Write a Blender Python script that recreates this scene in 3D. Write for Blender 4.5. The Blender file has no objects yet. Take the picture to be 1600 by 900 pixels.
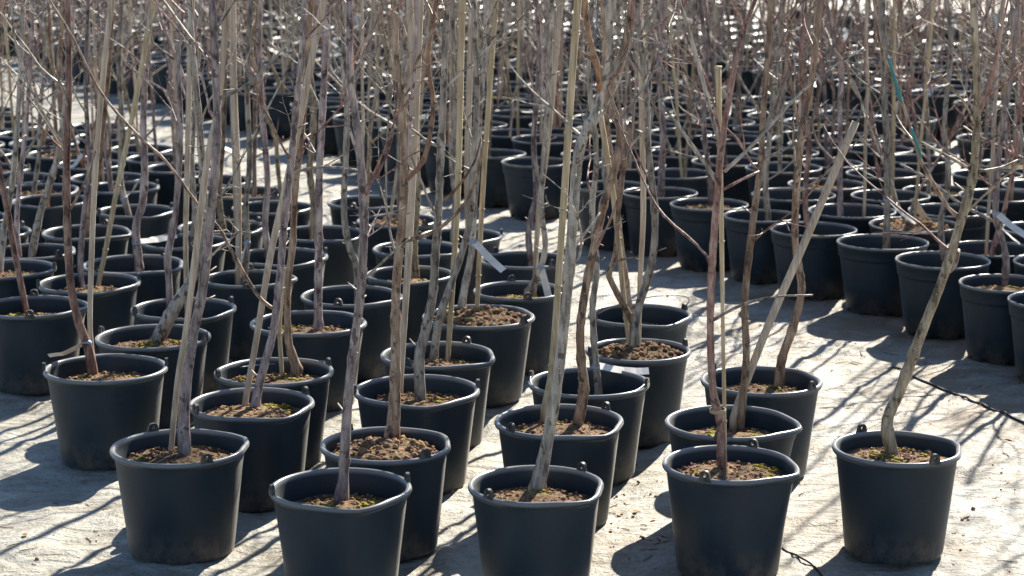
import bpy, math, random
from mathutils import Vector, noise, Matrix

# ------------------------------------------------------------------ camera, sky, sun, exposure
sc = bpy.context.scene
C = bpy.context.collection
R = math.radians
FPX, CAM_H = 3350.0, 1.76                 # focal length in pixels of a 1600 wide frame, eye height
PITCH = math.atan(671 / FPX)
cam_d = bpy.data.cameras.new('camera')
cam_d.sensor_width = 36.0
cam_d.lens = FPX / 1600 * 36
cam_d.clip_start, cam_d.clip_end = 0.1, 2000
cam_d.dof.use_dof = True
cam_d.dof.focus_distance = 5.9
cam_d.dof.aperture_fstop = 5.8
cam = bpy.data.objects.new('camera', cam_d)
C.objects.link(cam)
cam.location = (0, 0, CAM_H)
cam.rotation_euler = (math.pi / 2 - PITCH, 0, 0)
sc.camera = cam

SUN_AZ, SUN_EL = 25.0, 37.0               # azimuth clockwise from the view direction (+Y)
world = bpy.data.worlds.new('World')
sc.world = world
world.use_nodes = True
nt = world.node_tree
bg = nt.nodes['Background']
sky = nt.nodes.new('ShaderNodeTexSky')
sky.sky_type = 'NISHITA'
sky.sun_disc = False
sky.sun_elevation = R(SUN_EL)
sky.sun_rotation = R(SUN_AZ)
sky.air_density, sky.dust_density, sky.ozone_density = 1.0, 0.3, 4.0
bg.inputs['Strength'].default_value = 0.065
nt.links.new(sky.outputs['Color'], bg.inputs['Color'])
sun_d = bpy.data.lights.new('sun', 'SUN')
sun_d.energy = 5.0
sun_d.angle = R(0.53)
sun_d.color = (1.0, 0.93, 0.81)
sun = bpy.data.objects.new('sun', sun_d)
C.objects.link(sun)
sd = Vector((math.sin(R(SUN_AZ)) * math.cos(R(SUN_EL)), math.cos(R(SUN_AZ)) * math.cos(R(SUN_EL)), math.sin(R(SUN_EL))))
sun.rotation_euler = sd.to_track_quat('Z', 'Y').to_euler()
sun.location = sd * 40
sc.view_settings.view_transform = 'Standard'
sc.view_settings.look = 'None'
sc.view_settings.exposure = 1.25
sc.view_settings.gamma = 1.0
sc.render.engine = 'CYCLES'
sc.cycles.max_bounces = 6
sc.cycles.use_denoising = True

# ------------------------------------------------------------------ helpers
CP, SP = math.cos(PITCH), math.sin(PITCH)


def ray(u, v):
    x = (u - 800) / FPX
    y = -(v - 450) / FPX
    return x, CP + y * SP, -SP + y * CP


def on_z(u, v, z):
    dx, dy, dz = ray(u, v)
    t = (z - CAM_H) / dz
    return Vector((dx * t, dy * t, z)), t


def at(u, v, Y):
    dx, dy, dz = ray(u, v)
    t = Y / dy
    return Vector((dx * t, Y, CAM_H + dz * t)), t


def to_px(p):
    x, y, z = p[0], p[1], p[2] - CAM_H
    d = y * CP - z * SP
    k = y * SP + z * CP
    return 800 + FPX * x / d, 450 - FPX * k / d


class MB:
    """collects tubes and lumps into one mesh"""

    def __init__(self):
        self.v, self.f, self.m = [], [], []

    def add(self, vs, fs, mi=0):
        o = len(self.v)
        self.v += vs
        self.f += [tuple(i + o for i in q) for q in fs]
        self.m += [mi] * len(fs)

    def tube(self, pts, rad, sides=8, mi=0, cap=True):
        n = len(pts)
        t0 = (pts[1] - pts[0]).normalized()
        nx = t0.orthogonal().normalized()
        vs, fs = [], []
        for i in range(n):
            t = (pts[min(i + 1, n - 1)] - pts[max(i - 1, 0)])
            t = t.normalized() if t.length > 1e-9 else t0
            nx = (nx - t * nx.dot(t))
            nx = nx.normalized() if nx.length > 1e-6 else t.orthogonal().normalized()
            by = t.cross(nx)
            for k in range(sides):
                a = 2 * math.pi * k / sides
                vs.append(tuple(pts[i] + (nx * math.cos(a) + by * math.sin(a)) * rad[i]))
        for i in range(n - 1):
            for k in range(sides):
                k2 = (k + 1) % sides
                fs.append((i * sides + k, i * sides + k2, (i + 1) * sides + k2, (i + 1) * sides + k))
        if cap:
            fs.append(tuple(range(sides - 1, -1, -1)))
            fs.append(tuple((n - 1) * sides + k for k in range(sides)))
        self.add(vs, fs, mi)

    def lump(self, c, r, rng, mi=0, flat=0.75):
        vs, fs = [], []
        ang = rng.uniform(0, 6.28)
        for (x, y, z) in ICO_V:
            k = r * rng.uniform(0.65, 1.25)
            xx, yy = x * math.cos(ang) - y * math.sin(ang), x * math.sin(ang) + y * math.cos(ang)
            vs.append((c[0] + xx * k, c[1] + yy * k, c[2] + z * k * flat))
        self.add(vs, ICO_F, mi)

    def mesh(self, name, mats, smooth=True):
        me = bpy.data.meshes.new(name)
        me.from_pydata(self.v, [], self.f)
        for m in mats:
            me.materials.append(m)
        me.polygons.foreach_set('material_index', self.m)
        me.polygons.foreach_set('use_smooth', [smooth] * len(me.polygons))
        me.update()
        return me


_g = (1 + 5 ** .5) / 2
_l = (1 + _g * _g) ** .5
ICO_V = [(x / _l, y / _l, z / _l) for x, y, z in [(-1, _g, 0), (1, _g, 0), (-1, -_g, 0), (1, -_g, 0), (0, -1, _g), (0, 1, _g), (0, -1, -_g), (0, 1, -_g), (_g, 0, -1), (_g, 0, 1), (-_g, 0, -1), (-_g, 0, 1)]]
ICO_F = [(0, 11, 5), (0, 5, 1), (0, 1, 7), (0, 7, 10), (0, 10, 11), (1, 5, 9), (5, 11, 4), (11, 10, 2), (10, 7, 6), (7, 1, 8), (3, 9, 4), (3, 4, 2), (3, 2, 6), (3, 6, 8), (3, 8, 9), (4, 9, 5), (2, 4, 11), (6, 2, 10), (8, 6, 7), (9, 8, 1)]


def catmull(pts, rad, step):
    """smooth a polyline of points and radii"""
    P = [pts[0] * 2 - pts[1]] + list(pts) + [pts[-1] * 2 - pts[-2]]
    op, orr = [], []
    for i in range(1, len(P) - 2):
        n = max(1, int(math.ceil((P[i + 1] - P[i]).length / step)))
        for k in range(n):
            t = k / n
            a, b, c, d = P[i - 1], P[i], P[i + 1], P[i + 2]
            op.append(0.5 * ((2 * b) + (c - a) * t + (2 * a - 5 * b + 4 * c - d) * t * t + (3 * b - a - 3 * c + d) * t ** 3))
            orr.append(rad[i - 1] * (1 - t) + rad[i] * t)
    op.append(pts[-1])
    orr.append(rad[-1])
    return op, orr


def obj(name, me, parent=None, loc=None):
    o = bpy.data.objects.new(name, me)
    C.objects.link(o)
    if parent is not None:
        o.parent = parent
    if loc is not None:
        o.location = loc
    return o


def thing(name, label, cat, loc, rotz=0.0, group=None):
    o = bpy.data.objects.new(name, None)
    C.objects.link(o)
    o.empty_display_size = 0.1
    o.location = loc
    o.rotation_euler = (0, 0, rotz)
    o['label'], o['category'] = label, cat
    if group:
        o['group'] = group
    return o


def recolor(o, mat):
    o.material_slots[0].link = 'OBJECT'
    o.material_slots[0].material = mat


# ------------------------------------------------------------------ materials
def new_mat(name):
    m = bpy.data.materials.new(name)
    m.use_nodes = True
    return m, m.node_tree, m.node_tree.nodes['Principled BSDF']


def nd(t, kind, **kw):
    n = t.nodes.new(kind)
    for k, v in kw.items():
        if k in n.inputs:
            n.inputs[k].default_value = v
        else:
            setattr(n, k, v)
    return n


def ramp(t, src, stops):
    r = t.nodes.new('ShaderNodeValToRGB')
    e = r.color_ramp.elements
    while len(e) < len(stops):
        e.new(0.5)
    for x, (p, c) in zip(e, stops):
        x.position = p
        x.color = (*c, 1) if len(c) == 3 else c
    t.links.new(src, r.inputs['Fac'])
    return r


def mix(t, fac, a, b, mode='MIX'):
    n = t.nodes.new('ShaderNodeMix')
    n.data_type = 'RGBA'
    n.blend_type = mode
    for s, i in ((fac, 0), (a, 6), (b, 7)):
        if hasattr(s, 'is_output'):
            t.links.new(s, n.inputs[i])
        elif isinstance(s, (int, float)):
            n.inputs[i].default_value = s
        else:
            n.inputs[i].default_value = (*s, 1)
    return n.outputs[2]


def coords(t, scale=(1, 1, 1), kind='Object'):
    tc = t.nodes.new('ShaderNodeTexCoord')
    mp = t.nodes.new('ShaderNodeMapping')
    mp.inputs['Scale'].default_value = scale
    t.links.new(tc.outputs[kind], mp.inputs['Vector'])
    return mp.outputs['Vector']


def bump(t, b, height, strength, dist=0.01):
    n = nd(t, 'ShaderNodeBump')
    n.inputs['Strength'].default_value = strength
    n.inputs['Distance'].default_value = dist
    t.links.new(height, n.inputs['Height'])
    t.links.new(n.outputs['Normal'], b.inputs['Normal'])


def bark(name, dark, mid, light):
    m, t, b = new_mat(name)
    v = coords(t, (60, 60, 14))
    n1 = nd(t, 'ShaderNodeTexNoise', Scale=1.0, Detail=5.0, Roughness=0.65)
    t.links.new(v, n1.inputs['Vector'])
    v2 = coords(t, (9, 9, 9))
    n2 = nd(t, 'ShaderNodeTexNoise', Scale=1.0, Detail=3.0)
    t.links.new(v2, n2.inputs['Vector'])
    v3 = coords(t, (120, 120, 240))
    n3 = nd(t, 'ShaderNodeTexVoronoi', Scale=0.6)
    t.links.new(v3, n3.inputs['Vector'])
    c1 = ramp(t, n1.outputs['Fac'], [(0.36, dark), (0.48, mid), (0.64, light)])
    c2 = ramp(t, n2.outputs['Fac'], [(0.30, (0.72, 0.68, 0.66)), (0.65, (1.12, 1.12, 1.12))])
    col = mix(t, 1.0, c1.outputs['Color'], c2.outputs['Color'], 'MULTIPLY')
    sp = ramp(t, n3.outputs['Distance'], [(0.10, (1, 1, 1)), (0.2, (0, 0, 0))])
    col = mix(t, sp.outputs['Color'], col, light)
    v4 = coords(t, (45, 45, 34))
    n4 = nd(t, 'ShaderNodeTexNoise', Scale=1.0, Detail=3.0, Roughness=0.5)
    t.links.new(v4, n4.inputs['Vector'])
    r4 = ramp(t, n4.outputs['Fac'], [(0.36, (0.30, 0.26, 0.25)), (0.41, (1, 1, 1))])
    col = mix(t, 1.0, col, r4.outputs['Color'], 'MULTIPLY')
    oi = nd(t, 'ShaderNodeObjectInfo')
    hs = nd(t, 'ShaderNodeHueSaturation')
    mr = nd(t, 'ShaderNodeMapRange')
    mr.inputs['To Min'].default_value, mr.inputs['To Max'].default_value = 0.62, 1.2
    t.links.new(oi.outputs['Random'], mr.inputs['Value'])
    t.links.new(mr.outputs['Result'], hs.inputs['Value'])
    t.links.new(col, hs.inputs['Color'])
    t.links.new(hs.outputs['Color'], b.inputs['Base Color'])
    b.inputs['Roughness'].default_value = 0.5
    b.inputs['Specular IOR Level'].default_value = 0.5
    bump(t, b, n1.outputs['Fac'], 0.6, 0.004)
    return m


BARK = {
    'purple': bark('purple_bark', (0.11, 0.075, 0.075), (0.30, 0.23, 0.225), (0.56, 0.47, 0.42)),
    'red': bark('reddish_bark', (0.13, 0.055, 0.045), (0.32, 0.165, 0.13), (0.55, 0.38, 0.30)),
    'grey': bark('grey_bark', (0.12, 0.105, 0.085), (0.34, 0.30, 0.25), (0.60, 0.54, 0.45)),
    'brown': bark('brown_bark', (0.11, 0.06, 0.035), (0.30, 0.195, 0.125), (0.52, 0.39, 0.28)),
    'orange': bark('orange_brown_bark', (0.12, 0.055, 0.028), (0.30, 0.155, 0.08), (0.49, 0.31, 0.19)),
    'olive': bark('olive_bark', (0.12, 0.09, 0.05), (0.31, 0.245, 0.155), (0.53, 0.44, 0.31)),
}


def wood(name, a, b_, c):
    m, t, b = new_mat(name)
    v = coords(t, (160, 160, 6))
    n1 = nd(t, 'ShaderNodeTexNoise', Scale=1.0, Detail=4.0)
    t.links.new(v, n1.inputs['Vector'])
    v2 = coords(t, (5, 5, 5))
    n2 = nd(t, 'ShaderNodeTexNoise', Scale=1.0, Detail=2.0)
    t.links.new(v2, n2.inputs['Vector'])
    r1 = ramp(t, n1.outputs['Fac'], [(0.3, a), (0.5, b_), (0.7, c)])
    r2 = ramp(t, n2.outputs['Fac'], [(0.35, (0.72, 0.7, 0.68)), (0.6, (1.05, 1.05, 1.05))])
    col = mix(t, 1.0, r1.outputs['Color'], r2.outputs['Color'], 'MULTIPLY')
    t.links.new(col, b.inputs['Base Color'])
    b.inputs['Roughness'].default_value = 0.6
    bump(t, b, n1.outputs['Fac'], 0.4, 0.002)
    return m


STAKE = wood('weathered_stake_wood', (0.36, 0.28, 0.20), (0.56, 0.46, 0.345), (0.70, 0.60, 0.48))
CANE = wood('bamboo_cane', (0.40, 0.30, 0.16), (0.58, 0.465, 0.28), (0.70, 0.59, 0.40))


def plastic():
    m, t, b = new_mat('black_plastic')
    v = coords(t, (7, 7, 7))
    n1 = nd(t, 'ShaderNodeTexNoise', Scale=1.0, Detail=6.0, Roughness=0.7)
    t.links.new(v, n1.inputs['Vector'])
    tc = nd(t, 'ShaderNodeTexCoord')
    sx = nd(t, 'ShaderNodeSeparateXYZ')
    t.links.new(tc.outputs['Object'], sx.inputs[0])
    # dried mud splashed on the lowest few centimetres
    low = nd(t, 'ShaderNodeMapRange')
    low.inputs['From Min'].default_value, low.inputs['From Max'].default_value = 0.10, 0.0
    t.links.new(sx.outputs['Z'], low.inputs['Value'])
    v2 = coords(t, (26, 26, 18))
    n2 = nd(t, 'ShaderNodeTexNoise', Scale=1.0, Detail=6.0, Roughness=0.75)
    t.links.new(v2, n2.inputs['Vector'])
    spl = nd(t, 'ShaderNodeMath', operation='MULTIPLY')
    rr = ramp(t, n2.outputs['Fac'], [(0.42, (0, 0, 0)), (0.64, (1, 1, 1))])
    t.links.new(low.outputs['Result'], spl.inputs[0])
    t.links.new(rr.outputs['Color'], spl.inputs[1])
    dust = ramp(t, n1.outputs['Fac'], [(0.35, (0.013, 0.0245, 0.036)), (0.6, (0.019, 0.033, 0.046)), (0.85, (0.046, 0.056, 0.063))])
    col = mix(t, spl.outputs[0], dust.outputs['Color'], (0.13, 0.10, 0.075))
    # scuffs: thin pale scratches
    v3 = coords(t, (14, 14, 55))
    n3 = nd(t, 'ShaderNodeTexNoise', Scale=1.0, Detail=8.0, Roughness=0.8)
    t.links.new(v3, n3.inputs['Vector'])
    r3 = ramp(t, n3.outputs['Fac'], [(0.62, (0, 0, 0)), (0.72, (0.6, 0.6, 0.6))])
    col = mix(t, r3.outputs['Color'], col, (0.075, 0.075, 0.072))
    # rubbed, greyer rim, its sunlit highlight also painted into the pale colour
    rim = nd(t, 'ShaderNodeMapRange')
    rim.inputs['From Min'].default_value, rim.inputs['From Max'].default_value = 0.266, 0.277
    t.links.new(sx.outputs['Z'], rim.inputs['Value'])
    col = mix(t, rim.outputs['Result'], col, (0.20, 0.205, 0.205))
    t.links.new(col, b.inputs['Base Color'])
    b.inputs['Sheen Weight'].default_value = 0.2
    b.inputs['Sheen Roughness'].default_value = 0.35
    b.inputs['Sheen Tint'].default_value = (0.8, 0.76, 0.68, 1)
    rg = ramp(t, n1.outputs['Fac'], [(0.3, (0.42, 0.42, 0.42)), (0.75, (0.58, 0.58, 0.58))])
    rgh = mix(t, rim.outputs['Result'], rg.outputs['Color'], (0.3, 0.3, 0.3))
    t.links.new(rgh, b.inputs['Roughness'])
    spc = nd(t, 'ShaderNodeMapRange')
    spc.inputs['To Min'].default_value, spc.inputs['To Max'].default_value = 0.3, 0.6
    t.links.new(rim.outputs['Result'], spc.inputs['Value'])
    t.links.new(spc.outputs['Result'], b.inputs['Specular IOR Level'])
    bump(t, b, n2.outputs['Fac'], 0.08, 0.002)
    return m


PLASTIC = plastic()


def soil_mat(name, a, b_, c):
    m, t, b = new_mat(name)
    v = coords(t, (70, 70, 70))
    n1 = nd(t, 'ShaderNodeTexNoise', Scale=1.0, Detail=6.0, Roughness=0.7)
    t.links.new(v, n1.inputs['Vector'])
    v2 = coords(t, (160, 160, 160))
    n2 = nd(t, 'ShaderNodeTexVoronoi', Scale=0.7)
    t.links.new(v2, n2.inputs['Vector'])
    r1 = ramp(t, n1.outputs['Fac'], [(0.32, a), (0.5, b_), (0.68, c)])
    hs = nd(t, 'ShaderNodeMix', data_type='RGBA', blend_type='MULTIPLY')
    hs.inputs[0].default_value = 0.3
    t.links.new(r1.outputs['Color'], hs.inputs[6])
    t.links.new(n2.outputs['Color'], hs.inputs[7])
    oi = nd(t, 'ShaderNodeObjectInfo')
    mr = nd(t, 'ShaderNodeMapRange')
    mr.inputs['To Min'].default_value, mr.inputs['To Max'].default_value = 0.75, 1.35
    t.links.new(oi.outputs['Random'], mr.inputs['Value'])
    hv = nd(t, 'ShaderNodeHueSaturation')
    t.links.new(mr.outputs['Result'], hv.inputs['Value'])
    t.links.new(hs.outputs[2], hv.inputs['Color'])
    t.links.new(hv.outputs['Color'], b.inputs['Base Color'])
    b.inputs['Roughness'].default_value = 0.95
    b.inputs['Specular IOR Level'].default_value = 0.15
    bump(t, b, n1.outputs['Fac'], 0.9, 0.01)
    return m


SOIL = soil_mat('potting_soil', (0.05, 0.028, 0.016), (0.21, 0.13, 0.078), (0.44, 0.32, 0.20))
CHIP = soil_mat('bark_chips', (0.14, 0.075, 0.036), (0.40, 0.24, 0.13), (0.62, 0.47, 0.31))
MOSS = soil_mat('moss', (0.13, 0.11, 0.02), (0.36, 0.31, 0.05), (0.55, 0.48, 0.10))


def simple(name, col, rough=0.5, metal=0.0):
    m, t, b = new_mat(name)
    v = coords(t, (40, 40, 40))
    n1 = nd(t, 'ShaderNodeTexNoise', Scale=1.0, Detail=3.0)
    t.links.new(v, n1.inputs['Vector'])
    r = ramp(t, n1.outputs['Fac'], [(0.3, tuple(x * 0.8 for x in col)), (0.7, tuple(min(1, x * 1.1) for x in col))])
    t.links.new(r.outputs['Color'], b.inputs['Base Color'])
    b.inputs['Roughness'].default_value = rough
    b.inputs['Metallic'].default_value = metal
    return m


TAG = simple('pale_label_card', (0.80, 0.76, 0.68), 0.5)
TIE = simple('blue_tie', (0.30, 0.40, 0.55), 0.5)
TWINE = simple('twine', (0.42, 0.33, 0.22), 0.9)
TAPE = simple('teal_tape', (0.03, 0.22, 0.22), 0.4)
WIRE = simple('wire_handle', (0.30, 0.30, 0.30), 0.4, 0.8)
HOSE = simple('black_hose_rubber', (0.02, 0.02, 0.02), 0.5)
BUD = simple('yellow_bud', (0.55, 0.48, 0.08), 0.6)


def ground_mat():
    m, t, b = new_mat('pale_ground_fabric')
    P = coords(t, (1, 1, 1))

    def noise_tex(scale, detail=5.0, rough=0.6, vec=P, dist=0.0):
        n = nd(t, 'ShaderNodeTexNoise', Scale=scale, Detail=detail, Roughness=rough, Distortion=dist)
        t.links.new(vec, n.inputs['Vector'])
        return n.outputs['Fac']
    big = noise_tex(0.9, 6, 0.65)
    mid = noise_tex(5.5, 7, 0.7, dist=0.6)
    fine = noise_tex(70, 4, 0.7)
    base = ramp(t, mid, [(0.30, (0.235, 0.215, 0.17)), (0.45, (0.365, 0.35, 0.30)), (0.58, (0.43, 0.42, 0.375)), (0.72, (0.50, 0.495, 0.465))])
    # stretched darker lines that follow the creases
    mp = nd(t, 'ShaderNodeMapping')
    mp.inputs['Rotation'].default_value = (0, 0, R(56))
    mp.inputs['Scale'].default_value = (4.5, 12, 1)
    t.links.new(P, mp.inputs['Vector'])
    streak = noise_tex(1.0, 5, 0.6, mp.outputs['Vector'], 1.6)
    st = ramp(t, streak, [(0.34, (0.62, 0.57, 0.48)), (0.5, (1, 1, 1))])
    col = mix(t, 0.75, base.outputs['Color'], st.outputs['Color'], 'MULTIPLY')
    # brown earth trodden over the fabric, mostly on the lone pot's side of the yard
    sx = nd(t, 'ShaderNodeSeparateXYZ')
    t.links.new(P, sx.inputs[0])
    side = nd(t, 'ShaderNodeMapRange')
    side.inputs['From Min'].default_value, side.inputs['From Max'].default_value = -0.4, 1.6
    side.inputs['To Min'].default_value, side.inputs['To Max'].default_value = -0.09, 0.06
    t.links.new(sx.outputs['X'], side.inputs['Value'])
    ad = nd(t, 'ShaderNodeMath', operation='ADD')
    dirt = noise_tex(2.6, 8, 0.74, dist=0.4)
    t.links.new(dirt, ad.inputs[0])
    t.links.new(side.outputs['Result'], ad.inputs[1])
    dm = ramp(t, ad.outputs[0], [(0.47, (0, 0, 0)), (0.64, (0.8, 0.8, 0.8))])
    col = mix(t, dm.outputs['Color'], col, (0.24, 0.17, 0.10))
    spk = ramp(t, fine, [(0.32, (0.50, 0.44, 0.36)), (0.48, (1, 1, 1))])
    col = mix(t, 0.7, col, spk.outputs['Color'], 'MULTIPLY')
    bigc = ramp(t, big, [(0.35, (0.88, 0.86, 0.83)), (0.62, (1.06, 1.06, 1.06))])
    col = mix(t, 1.0, col, bigc.outputs['Color'], 'MULTIPLY')
    t.links.new(col, b.inputs['Base Color'])
    b.inputs['Roughness'].default_value = 0.55
    b.inputs['Specular IOR Level'].default_value = 0.42
    # weave and small crumples
    s2 = nd(t, 'ShaderNodeMath', operation='ADD')
    t.links.new(streak, s2.inputs[0])
    m2 = nd(t, 'ShaderNodeMath', operation='MULTIPLY')
    m2.inputs[1].default_value = 0.35
    t.links.new(fine, m2.inputs[0])
    t.links.new(m2.outputs[0], s2.inputs[1])
    bump(t, b, s2.outputs[0], 0.9, 0.025)
    return m


# ------------------------------------------------------------------ setting: one sheet of ground
def axis(lo, a, b, hi, step):
    out, x = [], a
    while x < b:
        out.append(x)
        x += step
    g, x = step, b
    right = []
    while x < hi:
        right.append(x)
        g *= 1.25
        x += g
    right.append(hi)
    g, x = step, a
    left = []
    while x > lo:
        g *= 1.25
        x -= g
        left.append(max(x, lo))
    return left[::-1] + out + right


def ground_height(x, y):
    d = max(0.0, 1 - max(0, y - 11) / 14)
    p = Vector((x, y, 0))
    a = noise.noise(p * 1.3) * 0.009
    q = Vector((x * 0.55 - y * 0.83, (x * 0.83 + y * 0.55) * 3.0, 4.0))
    w = 1 - abs(noise.noise(q * 1.5 + Vector((noise.noise(p * 2.5), noise.noise(p * 2.2 + Vector((9, 3, 1))), 0)) * 0.9))
    c = max(0, w - 0.72) / 0.28
    e = noise.noise(p * 9) * 0.0022 + noise.noise(p * 21) * 0.001
    h = (min(a, 0.004) + c * c * 0.032 * (0.5 + 0.5 * noise.noise(p * 0.9 + Vector((5, 5, 5)))) + e - 0.007) * d
    return h if h < 0.004 else 0.004 + (h - 0.004) * 0.25


xs = axis(-260, -2.6, 2.7, 260, 0.028)
ys = axis(-60, 4.1, 11.5, 500, 0.032)
gv = [(x, y, ground_height(x, y)) for y in ys for x in xs]
nx_ = len(xs)
gf = [(j * nx_ + i, j * nx_ + i + 1, (j + 1) * nx_ + i + 1, (j + 1) * nx_ + i) for j in range(len(ys) - 1) for i in range(nx_ - 1)]
gm = MB()
gm.add(gv, gf)
ground = obj('ground', gm.mesh('ground', [ground_mat()]))
ground['kind'] = 'structure'

# ------------------------------------------------------------------ containers
RIM_Z, RIM_R = 0.28, 0.18


def lathe(profile, seg, shape=None):
    mb = MB()
    vs, fs = [], []
    for (r, z) in profile:
        for k in range(seg):
            a = 2 * math.pi * k / seg
            rr, zz = (r, z) if shape is None else shape(r, z, a)
            vs.append((rr * math.cos(a), rr * math.sin(a), zz))
    for i in range(len(profile) - 1):
        for k in range(seg):
            k2 = (k + 1) % seg
            fs.append((i * seg + k, i * seg + k2, (i + 1) * seg + k2, (i + 1) * seg + k))
    fs.append(tuple(range(seg - 1, -1, -1)))
    mb.add(vs, fs)
    return mb


BUCKET_PROFILE = [(0.128, 0.0), (0.134, 0.002), (0.137, 0.006), (0.1385, 0.014), (0.151, 0.12), (0.1655, 0.235), (0.1685, 0.258), (0.1700, 0.2615), (0.1735, 0.2625),
                  (0.1775, 0.265), (0.1800, 0.2695), (0.1800, 0.2740), (0.1775, 0.2782), (0.1735, 0.2800), (0.1690, 0.2785), (0.1660, 0.2745), (0.1645, 0.262), (0.158, 0.21), (0.150, 0.14)]


def bucket_mesh(seed, seg=72):
    ph = seed * 1.7

    def shape(r, z, a):
        t = max(0.0, (z - 0.14) / 0.14)
        d = abs(((a + math.pi / 2 + math.pi) % (2 * math.pi)) - math.pi)      # pouring lip at -90 degrees
        lip = max(0.0, 1 - d / 0.55)
        flat = math.exp(-((d - 0.62) / 0.28) ** 2)
        r2 = r + t ** 2.2 * (0.017 * lip ** 1.2 - 0.005 * flat)
        z2 = z - (0.004 * lip if z > 0.25 else 0)
        r2 *= 1 + 0.006 * math.sin(2 * a + ph) * t
        return r2, z2
    return lathe(BUCKET_PROFILE, seg, shape).mesh('bucket', [PLASTIC])


POT_PROFILE = [(0.122, 0.0), (0.128, 0.001), (0.131, 0.004), (0.133, 0.018), (0.136, 0.02), (0.150, 0.12), (0.163, 0.212), (0.1655, 0.222), (0.1700, 0.2245), (0.1708, 0.230), (0.1760, 0.270),
               (0.1795, 0.2715), (0.1805, 0.2755), (0.1790, 0.2792), (0.1760, 0.2803), (0.1730, 0.278), (0.1715, 0.270), (0.164, 0.215), (0.152, 0.13)]


def nursery_mesh(seed, seg=64):
    ph = seed * 2.1

    def shape(r, z, a):
        t = z / 0.28
        r2 = r * (1 + 0.008 * math.sin(2 * a + ph) * t)
        if z < 0.019:                        # drainage notches between the feet
            k = 0.5 + 0.5 * math.cos(8 * a)
            if k > 0.72:
                return r2 * 0.965, z + 0.012 * (1 - z / 0.02)
        return r2, z
    return lathe(POT_PROFILE, seg, shape).mesh('pot', [PLASTIC])


def lug_mesh():
    """an upstanding ear with a hole for the wire handle, moulded on the rim; local +X points outward"""
    mb = MB()
    out, hole = [], []
    n = 14
    for k in range(n + 1):
        a = math.pi * k / n
        out.append((0.0145 * math.cos(a), 0.012 + 0.0125 * math.sin(a)))
    prof = [(0.019, -0.004)] + out + [(-0.019, -0.004)]
    hl = [(0.005 * math.cos(2 * math.pi * k / 10), 0.013 + 0.005 * math.sin(2 * math.pi * k / 10)) for k in range(10)]
    th = 0.0045
    ne, nh = len(prof), len(hl)
    vs = [(x, y, z) for x in (-th, th) for (y, z) in prof] + [(x, y, z) for x in (-th, th) for (y, z) in hl]
    fs = []
    for k in range(ne):
        k2 = (k + 1) % ne
        fs.append((k, k2, ne + k2, ne + k))
    hb = 2 * ne
    for k in range(nh):
        k2 = (k + 1) % nh
        fs.append((hb + k2, hb + k, hb + nh + k, hb + nh + k2))
    # faces between outline and hole: match by angle about the hole centre
    ang_h = [2 * math.pi * k / nh for k in range(nh)]
    near = []
    for (y, z) in prof:
        a = math.atan2(z - 0.013, y) % (2 * math.pi)
        near.append(min(range(nh), key=lambda q: abs((ang_h[q] - a + math.pi) % (2 * math.pi) - math.pi)))
    for side in (0, 1):
        for k in range(ne):
            k2 = (k + 1) % ne
            a_, b_ = near[k], near[k2]
            q = [side * ne + k, side * ne + k2]
            chain = [b_]
            while chain[-1] != a_:
                step = 1 if ((a_ - b_) % nh) <= nh / 2 else -1
                chain.append((chain[-1] + step) % nh)
            q += [hb + side * nh + h for h in chain]
            fs.append(tuple(q) if side else tuple(q[::-1]))
    mb.add(vs, fs)
    return mb.mesh('lug', [PLASTIC], smooth=False)


def handle_mesh(tilt):
    """wire bail: a half hoop between the lugs (along X), tilted from upright"""
    mb = MB()
    pts = []
    n = 26
    for k in range(n + 1):
        a = math.pi * k / n
        x, h = 0.174 * math.cos(a), 0.17 * math.sin(a)
        pts.append(Vector((x, -h * math.sin(tilt), 0.288 + h * math.cos(tilt))))
    mb.tube(pts, [0.0021] * len(pts), 6)
    return mb.mesh('handle', [WIRE])


def soil_mesh(seed, moss=0.3, heap=0.012, lumps=330, fine=True):
    rng = random.Random(seed)
    mb = MB()
    rings, seg = (9, 36) if fine else (4, 18)
    vs, fs = [(0, 0, heap)], []
    for i in range(1, rings + 1):
        r = 0.160 * i / rings
        for k in range(seg):
            a = 2 * math.pi * k / seg
            p = Vector((r * math.cos(a), r * math.sin(a), seed * 3.1))
            z = heap * (1 - (i / rings) ** 2) + noise.noise(p * 16) * 0.008 + noise.noise(p * 45) * 0.004
            vs.append((p.x, p.y, z))
    for k in range(seg):
        fs.append((0, 1 + k, 1 + (k + 1) % seg))
    for i in range(rings - 1):
        for k in range(seg):
            a, b_ = 1 + i * seg + k, 1 + i * seg + (k + 1) % seg
            fs.append((a, a + seg, b_ + seg, b_))
    mb.add(vs, fs, 0)
    for _ in range(lumps):
        a, r = rng.uniform(0, 6.28), 0.148 * math.sqrt(rng.random())
        s = rng.choice([0.002, 0.0025, 0.003, 0.004, 0.006]) * rng.uniform(0.8, 1.3)
        if heap > 0.03 and rng.random() < 0.5:
            s *= 2.0
        z = heap * (1 - (r / 0.16) ** 2) + s * 0.3
        mb.lump((r * math.cos(a), r * math.sin(a), z), s, rng, rng.choice([0, 1, 1]))
    for _ in range(int(moss * 18)):
        a, r = rng.uniform(0, 6.28), rng.uniform(0.03, 0.13)
        for _k in range(rng.randint(3, 8)):
            q = (r * math.cos(a) + rng.uniform(-.02, .02), r * math.sin(a) + rng.uniform(-.02, .02), heap * (1 - (r / 0.16) ** 2) + 0.002)
            mb.lump(q, rng.uniform(0.004, 0.010), rng, 2, 0.55)
    return mb.mesh('soil', [SOIL, CHIP, MOSS])


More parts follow.
